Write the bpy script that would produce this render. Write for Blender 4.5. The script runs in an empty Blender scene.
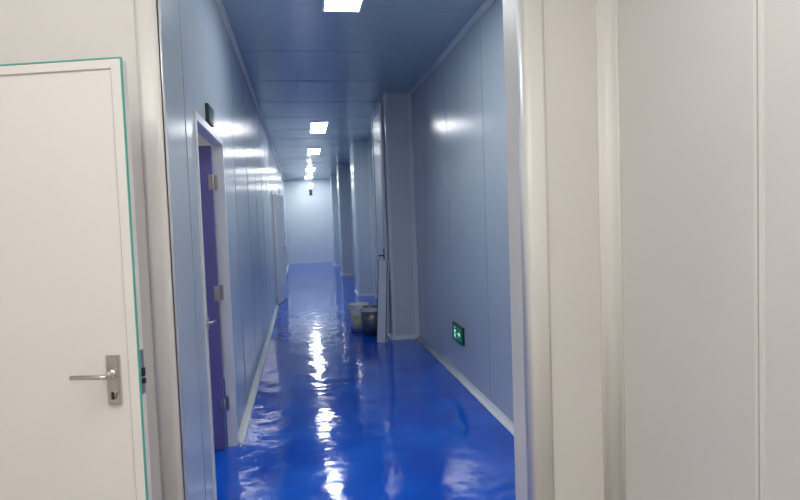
import bpy, bmesh, math, random
from mathutils import Vector, Matrix
random.seed(3)
sc = bpy.context.scene
try:
    sc.view_settings.view_transform = 'Standard'
    sc.view_settings.look = 'None'
except Exception as e:
    print(e)

# ------------------------------------------------------------ materials
def mat(name, col, rough=0.5, metal=0.0, spec=0.5, emit=None, estr=0.0, noise=0.0, nscale=3.0,
        bump=0.0, bscale=5.0, coat=0.0, col2=None, stretch=(1,1,1), rvar=0.0):
    m = bpy.data.materials.new(name); m.use_nodes = True
    nt = m.node_tree; b = nt.nodes['Principled BSDF']
    b.inputs['Base Color'].default_value = (*col, 1)
    b.inputs['Roughness'].default_value = rough
    b.inputs['Metallic'].default_value = metal
    b.inputs['Specular IOR Level'].default_value = spec
    b.inputs['Coat Weight'].default_value = coat
    b.inputs['Coat Roughness'].default_value = 0.05
    if emit:
        b.inputs['Emission Color'].default_value = (*emit, 1)
        b.inputs['Emission Strength'].default_value = estr
    tc = nt.nodes.new('ShaderNodeTexCoord')
    mp = nt.nodes.new('ShaderNodeMapping'); mp.inputs['Scale'].default_value = stretch
    nt.links.new(tc.outputs['Object'], mp.inputs['Vector'])
    n = nt.nodes.new('ShaderNodeTexNoise'); n.inputs['Scale'].default_value = nscale
    n.inputs['Detail'].default_value = 4
    nt.links.new(mp.outputs['Vector'], n.inputs['Vector'])
    r = nt.nodes.new('ShaderNodeValToRGB')
    c2 = col2 if col2 else tuple(min(1, c*(1+noise)+noise*0.02) for c in col)
    r.color_ramp.elements[0].position = 0.35; r.color_ramp.elements[1].position = 0.7
    r.color_ramp.elements[0].color = (*col, 1); r.color_ramp.elements[1].color = (*c2, 1)
    nt.links.new(n.outputs['Fac'], r.inputs['Fac'])
    nt.links.new(r.outputs['Color'], b.inputs['Base Color'])
    if rvar:
        mr = nt.nodes.new('ShaderNodeMapRange')
        mr.inputs['From Min'].default_value = 0.3; mr.inputs['From Max'].default_value = 0.7
        mr.inputs['To Min'].default_value = rough; mr.inputs['To Max'].default_value = rough + rvar
        nt.links.new(n.outputs['Fac'], mr.inputs['Value'])
        nt.links.new(mr.outputs['Result'], b.inputs['Roughness'])
    if bump:
        n2 = nt.nodes.new('ShaderNodeTexNoise'); n2.inputs['Scale'].default_value = bscale
        n2.inputs['Detail'].default_value = 2
        nt.links.new(mp.outputs['Vector'], n2.inputs['Vector'])
        bp = nt.nodes.new('ShaderNodeBump'); bp.inputs['Strength'].default_value = bump
        bp.inputs['Distance'].default_value = 0.02
        nt.links.new(n2.outputs['Fac'], bp.inputs['Height'])
        nt.links.new(bp.outputs['Normal'], b.inputs['Normal'])
    return m

M_front = mat('wall_panel_warm', (0.725,0.705,0.675), 0.45, noise=0.03, nscale=2)
M_trimw = mat('trim_cream', (0.80,0.785,0.755), 0.35, noise=0.02)
M_corr = mat('wall_panel_corridor', (0.53,0.61,0.67), 0.22, noise=0.04, nscale=1.5, bump=0.05, bscale=1.2)
M_corrline = mat('panel_seam', (0.33,0.39,0.45), 0.35)
M_frontline = mat('panel_seam_warm', (0.52,0.49,0.46), 0.5)
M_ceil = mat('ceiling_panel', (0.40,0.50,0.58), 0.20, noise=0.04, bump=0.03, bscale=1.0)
M_cove = mat('cove_white', (0.78,0.83,0.86), 0.3)
M_endw = mat('end_wall_panel', (0.70,0.76,0.79), 0.3, noise=0.03)
M_floor = mat('floor_blue_epoxy', (0.0,0.070,0.56), 0.055, col2=(0.0,0.135,0.76), nscale=2.2,
              bump=0.30, bscale=4.2, spec=0.7, rvar=0.06)
M_floor2 = mat('floor_grey_epoxy', (0.55,0.52,0.49), 0.3, noise=0.05)
M_light = mat('led_panel', (1,1,1), 0.5, emit=(0.95,0.98,1.0), estr=23)
M_lightfar = mat('led_panel_bright', (1,1,1), 0.5, emit=(0.95,0.98,1.0), estr=28)
M_lightf = mat('led_panel_front', (1,1,1), 0.5, emit=(1.0,0.965,0.93), estr=17.5)
M_frame = mat('door_frame_white', (0.74,0.77,0.80), 0.3)
M_purple = mat('door_purple', (0.13,0.125,0.36), 0.4, noise=0.06)
M_leafw = mat('door_leaf_cream', (0.80,0.78,0.75), 0.4, noise=0.02)
M_teal = mat('teal_film', (0.12,0.50,0.42), 0.3)
M_steel = mat('brushed_steel', (0.55,0.52,0.49), 0.3, metal=1.0, noise=0.1, nscale=30)
M_dark = mat('dark_plastic', (0.02,0.022,0.025), 0.4)
M_green = mat('sign_green', (0.0,0.13,0.07), 0.4, emit=(0.0,0.6,0.25), estr=0.12)
M_signw = mat('sign_white', (0.8,0.95,0.85), 0.4, emit=(0.7,1,0.8), estr=0.6)
M_white = mat('plastic_white', (0.85,0.87,0.89), 0.4)
M_yellow = mat('label_yellow', (0.85,0.74,0.28), 0.4)
M_bucket = mat('bucket_steel', (0.22,0.22,0.23), 0.35, metal=0.5, noise=0.2, nscale=12)
M_board = mat('board_white', (0.84,0.87,0.90), 0.45)
M_boarde = mat('board_edge', (0.12,0.13,0.16), 0.45)
M_lamp = mat('lamp_lens', (1,1,1), 0.4, emit=(1,1,1), estr=30)

# ------------------------------------------------------------ mesh builder
class B:
    def __init__(s, name, mats, origin=(0,0,0), rot=0.0):
        s.name=name; s.bm=bmesh.new(); s.mats=mats; s.o=Vector(origin); s.rot=rot
    def _mi(s, m): 
        if m not in s.mats: s.mats.append(m)
        return s.mats.index(m)
    def box(s,x0,x1,y0,y1,z0,z1,m):
        return s.prism([(x0,y0),(x1,y0),(x1,y1),(x0,y1)],z0,z1,m)
    def prism(s,pts,z0,z1,m,smooth=False):
        bm=s.bm; i=s._mi(m); o=s.o
        a=[bm.verts.new((p[0]-o.x,p[1]-o.y,z0-o.z)) for p in pts]
        b=[bm.verts.new((p[0]-o.x,p[1]-o.y,z1-o.z)) for p in pts]
        fs=[bm.faces.new(a[::-1]),bm.faces.new(b)]
        n=len(pts)
        for k in range(n):
            f=bm.faces.new((a[k],a[(k+1)%n],b[(k+1)%n],b[k])); f.smooth=smooth; fs.append(f)
        for f in fs: f.material_index=i
        return a+b
    def extrude_y(s,pts,y0,y1,m,smooth=False):   # pts in x,z
        bm=s.bm; i=s._mi(m); o=s.o
        a=[bm.verts.new((p[0]-o.x,y0-o.y,p[1]-o.z)) for p in pts]
        b=[bm.verts.new((p[0]-o.x,y1-o.y,p[1]-o.z)) for p in pts]
        fs=[bm.faces.new(a),bm.faces.new(b[::-1])]
        n=len(pts)
        for k in range(n):
            f=bm.faces.new((a[k],b[k],b[(k+1)%n],a[(k+1)%n])); f.smooth=smooth; fs.append(f)
        for f in fs: f.material_index=i
    def lathe(s,c,prof,m,axis='z',n=32,cap=True):  # prof: (r,h)
        bm=s.bm; i=s._mi(m); rings=[]
        for r,h in prof:
            ring=[]
            for k in range(n):
                t=2*math.pi*k/n; u,v=r*math.cos(t),r*math.sin(t)
                if axis=='z': p=Vector((u,v,h))
                elif axis=='y': p=Vector((v,h,u))
                else: p=Vector((h,u,v))
                ring.append(bm.verts.new(p+Vector(c)-s.o))
            rings.append(ring)
        for a,b in zip(rings,rings[1:]):
            for k in range(n):
                f=bm.faces.new((a[k],a[(k+1)%n],b[(k+1)%n],b[k])); f.smooth=True; f.material_index=i
        if cap:
            for f in (bm.faces.new(rings[0][::-1]),bm.faces.new(rings[-1])): f.material_index=i
    def tube(s,path,r,m,n=10):
        bm=s.bm; i=s._mi(m); rings=[]
        P=[Vector(p)-s.o for p in path]
        for k,p in enumerate(P):
            d=(P[min(k+1,len(P)-1)]-P[max(k-1,0)]).normalized()
            a=d.orthogonal().normalized() if k==0 else (ref - d*ref.dot(d)).normalized()
            ref=a; b=d.cross(a)
            rings.append([bm.verts.new(p+a*r*math.cos(2*math.pi*j/n)+b*r*math.sin(2*math.pi*j/n)) for j in range(n)])
        for a,b in zip(rings,rings[1:]):
            for k in range(n):
                f=bm.faces.new((a[k],a[(k+1)%n],b[(k+1)%n],b[k])); f.smooth=True; f.material_index=i
        for f in (bm.faces.new(rings[0][::-1]),bm.faces.new(rings[-1])): f.material_index=i
    def done(s, bevel=0.0, matrix=None):
        bmesh.ops.recalc_face_normals(s.bm, faces=s.bm.faces)
        me=bpy.data.meshes.new(s.name); s.bm.to_mesh(me); s.bm.free()
        for m in s.mats: me.materials.append(m)
        ob=bpy.data.objects.new(s.name,me); sc.collection.objects.link(ob)
        ob.location=s.o; ob.rotation_euler[2]=s.rot
        if matrix is not None: ob.matrix_world=matrix
        if bevel:
            md=ob.modifiers.new('bevel','BEVEL'); md.width=bevel; md.segments=2; md.limit_method='ANGLE'
        return ob

# ------------------------------------------------------------ dimensions
XL, XR = -0.49, 1.41          # corridor faces
FY0, FY1 = 2.40, 2.63         # front partition
END = 22.0; H = 3.03
RXR = 1.33; RXL = -2.8; RYB = -2.6
DY0, DY1, DH = 3.12, 4.14, 2.035
D2Y0, D2Y1 = 11.2, 12.15
T=0.055

# floor
b=B('floor',[])
b.box(-3.0,2.0,FY0,END+0.1,-0.12,0.0,M_floor)
b.box(-3.0,2.0,RYB-0.1,FY0,-0.12,0.0,M_floor2)
b.done()
# ceiling
b=B('ceiling',[])
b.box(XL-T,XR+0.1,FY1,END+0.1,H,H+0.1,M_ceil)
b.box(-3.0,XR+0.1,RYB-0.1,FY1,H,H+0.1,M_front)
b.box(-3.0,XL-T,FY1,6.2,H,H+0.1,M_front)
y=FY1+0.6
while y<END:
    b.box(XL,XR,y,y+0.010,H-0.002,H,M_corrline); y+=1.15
b.done()

# left corridor wall with two doorways
b=B('wall_left',[])
b.box(XL-T,XL,FY0,DY0,0,H,M_corr)
b.box(XL-T,XL,DY0,DY1,DH,H,M_corr)
b.box(XL-T,XL,DY1,D2Y0,0,H,M_corr)
b.box(XL-T,XL,D2Y0,D2Y1,DH,H,M_corr)
b.box(XL-T,XL,D2Y1,END,0,H,M_corr)
for y in [2.85]+[4.9+1.15*i for i in range(15)]:
    if D2Y0-0.1<y<D2Y1+0.1: continue
    b.box(XL,XL+0.002,y,y+0.010,0.06,H,M_corrline)
b.done()
# right corridor wall
b=B('wall_right',[])
b.box(XR,XR+0.1,FY1,END,0,H,M_corr)
y=3.3
while y<END:
    if not any(c-0.1<y<c+1.2 for c in (7.3,11.7,16.3,20.0)):
        b.box(XR-0.002,XR,y,y+0.010,0.06,H,M_corrline)
    y+=1.15
b.done()
b=B('wall_end',[])
b.box(XL-T,XR+0.1,END,END+0.1,0,H,M_endw)
b.done()

# front partition
OL, OR_, OH = XL-T, 0.94, 2.72
b=B('wall_front',[])
DL,DR,DT=-1.35,-0.645,2.01
b.box(RXL,DL,FY0,FY0+0.1,0,H,M_front)
b.box(DL,DR,FY0,FY0+0.1,DT,H,M_front)
b.box(DR,OL,FY0,FY0+0.1,0,H,M_front)
b.box(XL,OR_,FY0,FY1,OH,H,M_front)
b.box(OR_,RXR+0.18,FY0,FY1,0,H,M_front)
b.done()
# room around camera
b=B('wall_room_right',[])
b.box(RXR,RXR+0.1,RYB,FY0,0,H,M_front)
for y in (1.565,0.42,-0.73,-1.88):
    b.box(RXR-0.005,RXR,y-0.018,y+0.018,0.0,H,M_trimw)
    b.box(RXR-0.007,RXR-0.005,y-0.002,y+0.002,0.0,H,M_frontline)
b.done()
b=B('wall_room_left',[]); b.box(RXL-0.1,RXL,RYB,6.1,0,H,M_front); b.done()
b=B('wall_room_back',[]); b.box(RXL,RXR,RYB-0.1,RYB,0,H,M_front); b.done()
b=B('wall_side_room',[]); b.box(RXL,XL-T,6.0,6.1,0,H,M_front); b.done()
# small closet behind second doorway
b=B('wall_store_room',[])
b.box(-1.7,-1.6,10.8,12.6,0,H,M_front)
b.box(-1.6,XL-T,10.8,10.9,0,H,M_front)
b.box(-1.6,XL-T,12.5,12.6,0,H,M_front)
b.box(-1.6,XL-T,10.9,12.5,H-0.2,H-0.1,M_front)
b.done()

# trims on the opening (rounded corner profile)
def arc(cx,cy,r,a0,a1,n=8):
    return [(cx+r*math.cos(math.radians(a0+(a1-a0)*i/n)), cy+r*math.sin(math.radians(a0+(a1-a0)*i/n))) for i in range(n+1)]
b=B('trim_1',[])
b.prism([(-0.572,FY0),(-0.572,FY0-0.006),(-0.555,FY0-0.010)]+arc(XL-0.03,FY0+0.018,0.032,-90,0)+[(XL+0.002,FY0+0.05),(XL,FY0+0.05),(XL,FY0)],0,H-0.001,M_trimw,True)
b.done()
b=B('trim_2',[])
b.prism([(OR_+0.09,FY0),(OR_+0.09,FY0-0.008),(OR_+0.075,FY0-0.014)]+arc(OR_+0.028,FY0+0.02,0.034,-90,-180)+[(OR_-0.006,FY0+0.06),(OR_,FY0+0.06),(OR_,FY0)],0,OH,M_trimw,True)
b.done()
b=B('trim_3',[])
c=0.052
b.prism([(RXR,FY0),(RXR-c-0.014,FY0),(RXR-c-0.014,FY0-0.006)]+arc(RXR-c,FY0-c,c-0.008,90,0)+[(RXR-0.006,FY0-c-0.014),(RXR,FY0-c-0.014)],0,H-0.001,M_trimw,True)
b.done()

def cove_multi(name,segs,z,up,r,m=M_cove):
    b=B(name,[])
    for s,x,y0,y1 in segs:
        pts=[(x,z)]
        for i in range(7):
            a=math.pi/2*i/6
            pts.append((x-s*r*(1-math.sin(a)), z+up*r*(1-math.cos(a))))
        b.extrude_y(pts,y0,y1,m,True)
    return b.done()
PX=XR-0.33
cols=[(7.3,8.45),(11.7,12.5),(16.3,17.1),(20.0,20.8)]
cove_multi('baseboard_left',[(-1,XL,2.48,DY0-0.03),(-1,XL,DY1+0.03,D2Y0-0.06),(-1,XL,D2Y1+0.06,END)],0.0,1,0.045)
segs=[];prev=FY1
for a,c_ in cols:
    segs.append((1,XR,prev,a)); prev=c_
segs.append((1,XR,prev,END))
cove_multi('baseboard_right',segs,0.0,1,0.045)
cove_multi('trim_4',[(-1,XL,FY1,END)],H,-1,0.032)
cove_multi('trim_5',segs,H,-1,0.036)
b=B('baseboard_end',[]); b.box(XL+0.06,XR-0.06,END-0.02,END,0,0.07,M_cove); b.done()

# columns
M_coltrim = mat('column_corner_trim', (0.64,0.71,0.75), 0.3)
for k,(a,c_) in enumerate(cols):
    b=B('column' ,[])
    b.box(PX,XR,a,c_,0,H,M_corr)
    b.box(PX-0.004,PX+0.03,a-0.004,a,0,H,M_coltrim)
    b.box(PX-0.004,PX,a,a+0.03,0,H,M_coltrim)
    b.box(PX-0.004,PX,c_-0.035,c_,0,H,M_coltrim)
    b.box(XR-0.05,XR,a-0.004,a,0,H,M_coltrim)
    b.box(PX,XR-0.06,a-0.02,a,0,0.05,M_cove)
    b.box(PX-0.02,PX,a-0.02,c_,0,0.05,M_cove)
    b.done()

# door in the side of the first column block
b=B('door_3',[])
x=PX-0.006
b.box(x-0.03,x,7.50,7.56,0.07,2.95,M_frame); b.box(x-0.03,x,8.36,8.42,0.07,2.95,M_frame)
b.box(x-0.03,x,7.56,8.36,2.89,2.95,M_frame)
b.box(x-0.02,x,7.56,8.36,0.07,2.89,M_frame)
b.box(x-0.032,x-0.02,7.575,7.590,0.07,2.89,M_boarde)
b.box(x-0.034,x-0.02,7.60,7.66,0.91,1.12,M_dark)
b.tube([(x-0.034,7.625,1.03),(x-0.075,7.625,1.03),(x-0.08,7.64,1.03),(x-0.08,7.74,1.03)],0.010,M_dark)
b.done()

# ------------------------------------------------------------ side door (purple leaf opened into side room)
b=B('door_frame',[])
for y0,y1 in ((DY0-0.03,DY0+0.01),(DY1-0.01,DY1+0.03)):
    b.box(XL,XL+0.008,y0,y1,0,DH+0.03,M_frame)
b.box(XL,XL+0.008,DY0+0.01,DY1-0.01,DH-0.01,DH+0.03,M_frame)
b.box(XL-T,XL,DY0,DY0+0.012,0,DH,M_frame)
b.box(XL-T,XL,DY1-0.012,DY1,0,DH,M_frame)
b.box(XL-T,XL,DY0+0.012,DY1-0.012,DH-0.012,DH,M_frame)
# strike plate with latch tongue on the near jamb
b.box(XL-0.02,XL+0.012,DY0+0.010,DY0+0.016,0.97,1.04,M_steel)
b.box(XL+0.008,XL+0.014,DY0-0.035,DY0+0.016,0.985,1.03,M_steel)
b.tube([(XL+0.010,DY0-0.02,1.01),(XL+0.03,DY0-0.01,1.01),(XL+0.045,DY0+0.03,1.01)],0.007,M_steel)
b.done()
b=B('door_1',[])
ly=DY1-0.075
b.box(XL-T-0.98,XL-T-0.006,ly,ly+0.045,0.012,DH-0.02,M_purple)
for z in (0.30,1.05,1.78):
    b.lathe((XL-T-0.002,ly-0.004,z),[(0.008,-0.05),(0.008,0.05)],M_steel,n=12)
    b.box(XL-T-0.03,XL-T-0.004,ly-0.003,ly,z-0.05,z+0.05,M_steel)
    b.box(XL-T-0.002,XL-T+0.022,DY1-0.016,DY1-0.013,z-0.05,z+0.05,M_steel)
b.box(XL-T-0.95,XL-T-0.90,ly-0.006,ly,0.92,1.08,M_steel)
b.tube([(XL-T-0.925,ly-0.005,1.02),(XL-T-0.925,ly-0.055,1.02),(XL-T-0.91,ly-0.06,1.02),(XL-T-0.79,ly-0.06,1.02)],0.010,M_steel)
b.done(0.002)
# exit sign over the side door
b=B('exit_sign',[])
b.box(XL,XL+0.018,3.48,3.70,2.075,2.175,M_dark)
b.box(XL+0.018,XL+0.020,3.495,3.685,2.087,2.163,mat('sign_dark_green',(0.01,0.06,0.05),0.3))
b.done(0.002)

# second side door (white, ajar)
b=B('door_frame',[])
for y0,y1 in ((D2Y0-0.05,D2Y0+0.01),(D2Y1-0.01,D2Y1+0.05)):
    b.box(XL,XL+0.010,y0,y1,0,DH+0.05,M_frame)
b.box(XL,XL+0.010,D2Y0+0.01,D2Y1-0.01,DH-0.01,DH+0.05,M_frame)
b.done()
b=B('door_2',[],origin=(XL+0.02,D2Y0+0.0,0),rot=math.radians(-7))
o=b.o
b.box(o.x,o.x+0.045,o.y,o.y+0.92,0.012,DH-0.02,M_white)
b.box(o.x+0.045,o.x+0.048,o.y,o.y+0.03,0.012,DH-0.02,M_coltrim)
b.box(o.x+0.045,o.x+0.048,o.y+0.89,o.y+0.92,0.012,DH-0.02,M_coltrim)
b.box(o.x+0.045,o.x+0.050,o.y+0.83,o.y+0.88,0.93,1.09,M_steel)
b.tube([(o.x+0.05,o.y+0.855,1.02),(o.x+0.09,o.y+0.855,1.02),(o.x+0.095,o.y+0.84,1.02),(o.x+0.095,o.y+0.73,1.02)],0.010,M_steel)
b.done(0.002)

# ------------------------------------------------------------ front cream door (ajar)
b=B('door_4',[],origin=(-1.362,2.36,0),rot=math.radians(-15))
o=b.o; W=0.85; TP=2.058
b.box(o.x,o.x+W-0.004,o.y-0.036,o.y,0.01,TP-0.006,M_leafw)
y0=o.y-0.041
b.box(o.x+W-0.036,o.x+W-0.004,y0,o.y-0.036,0.01,TP-0.006,M_trimw)
b.box(o.x,o.x+W-0.036,y0,o.y-0.036,TP-0.034,TP-0.006,M_trimw)
b.box(o.x+W-0.0385,o.x+W-0.036,y0+0.001,o.y-0.036,0.01,TP-0.034,M_frontline)
b.box(o.x,o.x+W-0.0385,y0+0.001,o.y-0.036,TP-0.0365,TP-0.034,M_frontline)
# teal protective film strip along front arris
b.box(o.x+W-0.003,o.x+W,y0-0.001,o.y-0.031,0.01,TP,M_teal)
b.box(o.x,o.x+W-0.003,y0-0.001,o.y-0.031,TP-0.0045,TP,M_teal)
b.box(o.x+W-0.004,o.x+W-0.003,y0,o.y-0.031,0.01,TP-0.006,M_leafw)
# latch body on the edge
b.box(o.x+W-0.004,o.x+W-0.001,o.y-0.026,o.y-0.006,0.94,1.09,M_steel)
b.box(o.x+W-0.001,o.x+W+0.006,o.y-0.026,o.y-0.012,1.000,1.028,M_dark)
b.box(o.x+W-0.001,o.x+W+0.007,o.y-0.026,o.y-0.012,0.975,0.992,M_dark)
# handle plate
px=o.x+W-0.090; yp=o.y-0.036
b.box(px-0.023,px+0.023,yp-0.010,yp,0.908,1.078,M_steel)
b.box(px-0.018,px+0.018,yp-0.012,yp-0.010,0.92,1.066,M_steel)
hz=1.015
b.lathe((px,yp-0.010,hz),[(0.017,0.0),(0.017,-0.012),(0.012,-0.016),(0.010,-0.045)],M_steel,axis='y',n=20)
b.tube([(px,yp-0.045,hz),(px,yp-0.056,hz),(px-0.012,yp-0.060,hz),(px-0.06,yp-0.060,hz+0.001),(px-0.118,yp-0.058,hz-0.001)],0.0080,M_steel,n=12)
b.lathe((px,yp-0.012,0.95),[(0.011,0),(0.011,-0.006)],M_steel,axis='y',n=16)
b.box(px-0.005,px+0.005,yp-0.0195,yp-0.018,0.93,0.955,M_dark)
for z in (0.25,1.05,1.85):
    b.lathe((o.x-0.004,o.y-0.046,z),[(0.009,-0.05),(0.009,0.05)],M_steel,n=12)
b.done(0.001)
b=B('door_frame',[])
b.box(DL,DL+0.012,FY0,FY0+0.1,0,DT,M_trimw); b.box(DR-0.012,DR,FY0,FY0+0.1,0,DT,M_trimw)
b.box(DL+0.012,DR-0.012,FY0,FY0+0.1,DT-0.012,DT,M_trimw)
b.done()

# ------------------------------------------------------------ ceiling lights
def panel(cx,cy,w,l,m,name='ceiling_light'):
    b=B(name,[],origin=(cx,cy,H))
    b.box(cx-w/2-0.015,cx+w/2+0.015,cy-l/2-0.015,cy-l/2,H-0.012,H,M_white)
    b.box(cx-w/2-0.015,cx+w/2+0.015,cy+l/2,cy+l/2+0.015,H-0.012,H,M_white)
    b.box(cx-w/2-0.015,cx-w/2,cy-l/2,cy+l/2,H-0.012,H,M_white)
    b.box(cx+w/2,cx+w/2+0.015,cy-l/2,cy+l/2,H-0.012,H,M_white)
    b.box(cx-w/2,cx+w/2,cy-l/2,cy+l/2,H-0.008,H,m)
    b.done()
for y,m in ((3.90,M_light),(9.95,M_light),(13.3,M_light),(17.9,M_lightfar),(21.0,M_lightfar)):
    panel(0.365,y,0.25,1.1,m)
for x,y in ((-1.9,-1.3),(-0.2,-1.3),(-1.0,0.9),(0.5,0.9),(-1.7,4.0)):  # last one: unseen panel added in the side room to brighten the purple leaf
    panel(x,y,0.3,1.2,M_lightf)

# ------------------------------------------------------------ emergency lamp at far end
b=B('emergency_light',[])
b.box(0.34,0.52,END-0.06,END,2.66,2.88,M_white)
b.lathe((0.43,END-0.06,2.78),[(0.03,0.02),(0.085,-0.0),(0.10,-0.05)],M_white,axis='y',n=24)
b.lathe((0.43,END-0.11,2.78),[(0.09,0.0),(0.08,-0.012)],M_lamp,axis='y',n=24)
b.box(0.38,0.48,END-0.05,END,2.44,2.66,M_dark)
b.done(0.002)

# low exit sign on right wall
b=B('exit_sign',[])
b.box(XR-0.022,XR,5.17,5.53,0.34,0.50,M_dark)
b.box(XR-0.024,XR-0.022,5.19,5.51,0.355,0.485,M_green)
x=XR-0.0245
def strip(pts,w):
    for (ya,za),(yb,zb) in zip(pts,pts[1:]):
        d=Vector((yb-ya,zb-za)); n=Vector((-d.y,d.x)).normalized()*w/2
        q=[(ya+n.x,za+n.y),(yb+n.x,zb+n.y),(yb-n.x,zb-n.y),(ya-n.x,za-n.y)]
        vs=[b.bm.verts.new((x,p[0],p[1]-0.02)) for p in q]
        fc=b.bm.faces.new(vs); fc.material_index=b._mi(M_signw)
strip([(5.25,0.44),(5.33,0.44)],0.012); strip([(5.28,0.465),(5.25,0.44),(5.28,0.415)],0.010)
strip([(5.42,0.47),(5.42,0.43),(5.39,0.39)],0.014); strip([(5.42,0.43),(5.45,0.39)],0.012)
strip([(5.39,0.455),(5.45,0.45)],0.010); strip([(5.415,0.485),(5.43,0.485)],0.014)
b.done()

# ------------------------------------------------------------ buckets
def bucket(cx,cy,r0,r1,h,m,label=None,rim=None):
    b=B('bucket',[],origin=(cx,cy,0))
    b.lathe((cx,cy,0),[(r0*0.96,0.004),(r0,0.0),(r0+(r1-r0)*0.5,h*0.5),(r1-0.002,h*0.84)],m,cap=True,n=40)
    b.lathe((cx,cy,0),[(r1-0.002,h*0.84),(r1+0.007,h*0.845),(r1+0.007,h*0.87),(r1,h*0.875),
          (r1+0.002,h*0.965),(r1+0.008,h*0.97),(r1+0.008,h),(r1-0.004,h)],rim or m,cap=False,n=40)
    b.lathe((cx,cy,0),[(r1-0.004,h),(r1-0.008,h*0.95),(r0-0.006,0.02),(0.002,0.02)],m,cap=False,n=40)
    if label:
        n=12
        for k in range(n):
            a0=math.radians(228+45*k/n); a1=math.radians(228+45*(k+1)/n)
            q=[]
            for a,z in ((a0,h*0.3),(a1,h*0.3),(a1,h*0.62),(a0,h*0.62)):
                rr=r0+(r1-r0)*z/h+0.004
                q.append(b.bm.verts.new((rr*math.cos(a),rr*math.sin(a),z)))
            f=b.bm.faces.new(q); f.smooth=True; f.material_index=b._mi(label)
    hp=[]
    for i in range(15):
        t=math.pi*i/14
        hp.append((cx+(r1+0.006)*math.cos(t),cy-(r1+0.010)*math.sin(t)*0.9-0.003,h*0.88-0.12*math.sin(t)))
    b.tube(hp,0.0035,M_steel,n=8)
    for s_ in (-1,1):
        b.lathe((cx+s_*(r1+0.002),cy,h*0.88),[(0.014,-0.008),(0.014,0.008)],m,axis='x',n=12)
    b.done()
bucket(0.730,8.10,0.118,0.138,0.36,M_white,M_yellow)
bucket(0.872,7.80,0.114,0.134,0.36,M_bucket,rim=M_white)

# leaning board
b=B('leaning_board',[])
b.box(-0.012,0.012,-0.075,0.075,0,1.00,M_board)
b.box(-0.014,-0.012,-0.075,-0.060,0,1.00,M_boarde); b.box(-0.014,-0.012,0.064,0.075,0,1.00,M_boarde)
ang=math.radians(5.2)
m4=Matrix.Translation((0.920,7.18,0.0))@Matrix.Rotation(math.radians(45),4,'Z')@Matrix.Rotation(ang,4,'Y')
ob=b.done(0.001,matrix=m4)
bpy.context.view_layer.update()
zmin=min((ob.matrix_world@v.co).z for v in ob.data.vertices)
ob.location.z-=zmin

# ------------------------------------------------------------ world
w=bpy.data.worlds.new('world'); sc.world=w; w.use_nodes=True
w.node_tree.nodes['Background'].inputs[0].default_value=(0.6,0.65,0.7,1)
w.node_tree.nodes['Background'].inputs[1].default_value=0.3

# ------------------------------------------------------------ camera
F=Vector((-100/600,28/600,-1)).normalized()
U=Vector((-0.036,1,0)); U.z=-(U.x*F.x+U.y*F.y)/F.z; U.normalize()
R=F.cross(U).normalized()
Mwc=Matrix((( R.x,F.x,U.x),(R.y,F.y,U.y),(R.z,F.z,U.z)))
cam=bpy.data.cameras.new('camera'); cam.sensor_width=36; cam.lens=27
co=bpy.data.objects.new('camera',cam); sc.collection.objects.link(co)
mw=Mwc.transposed().to_4x4(); mw.translation=Vector((0,0,1.5))
co.matrix_world=mw
cam.clip_start=0.05
sc.camera=co
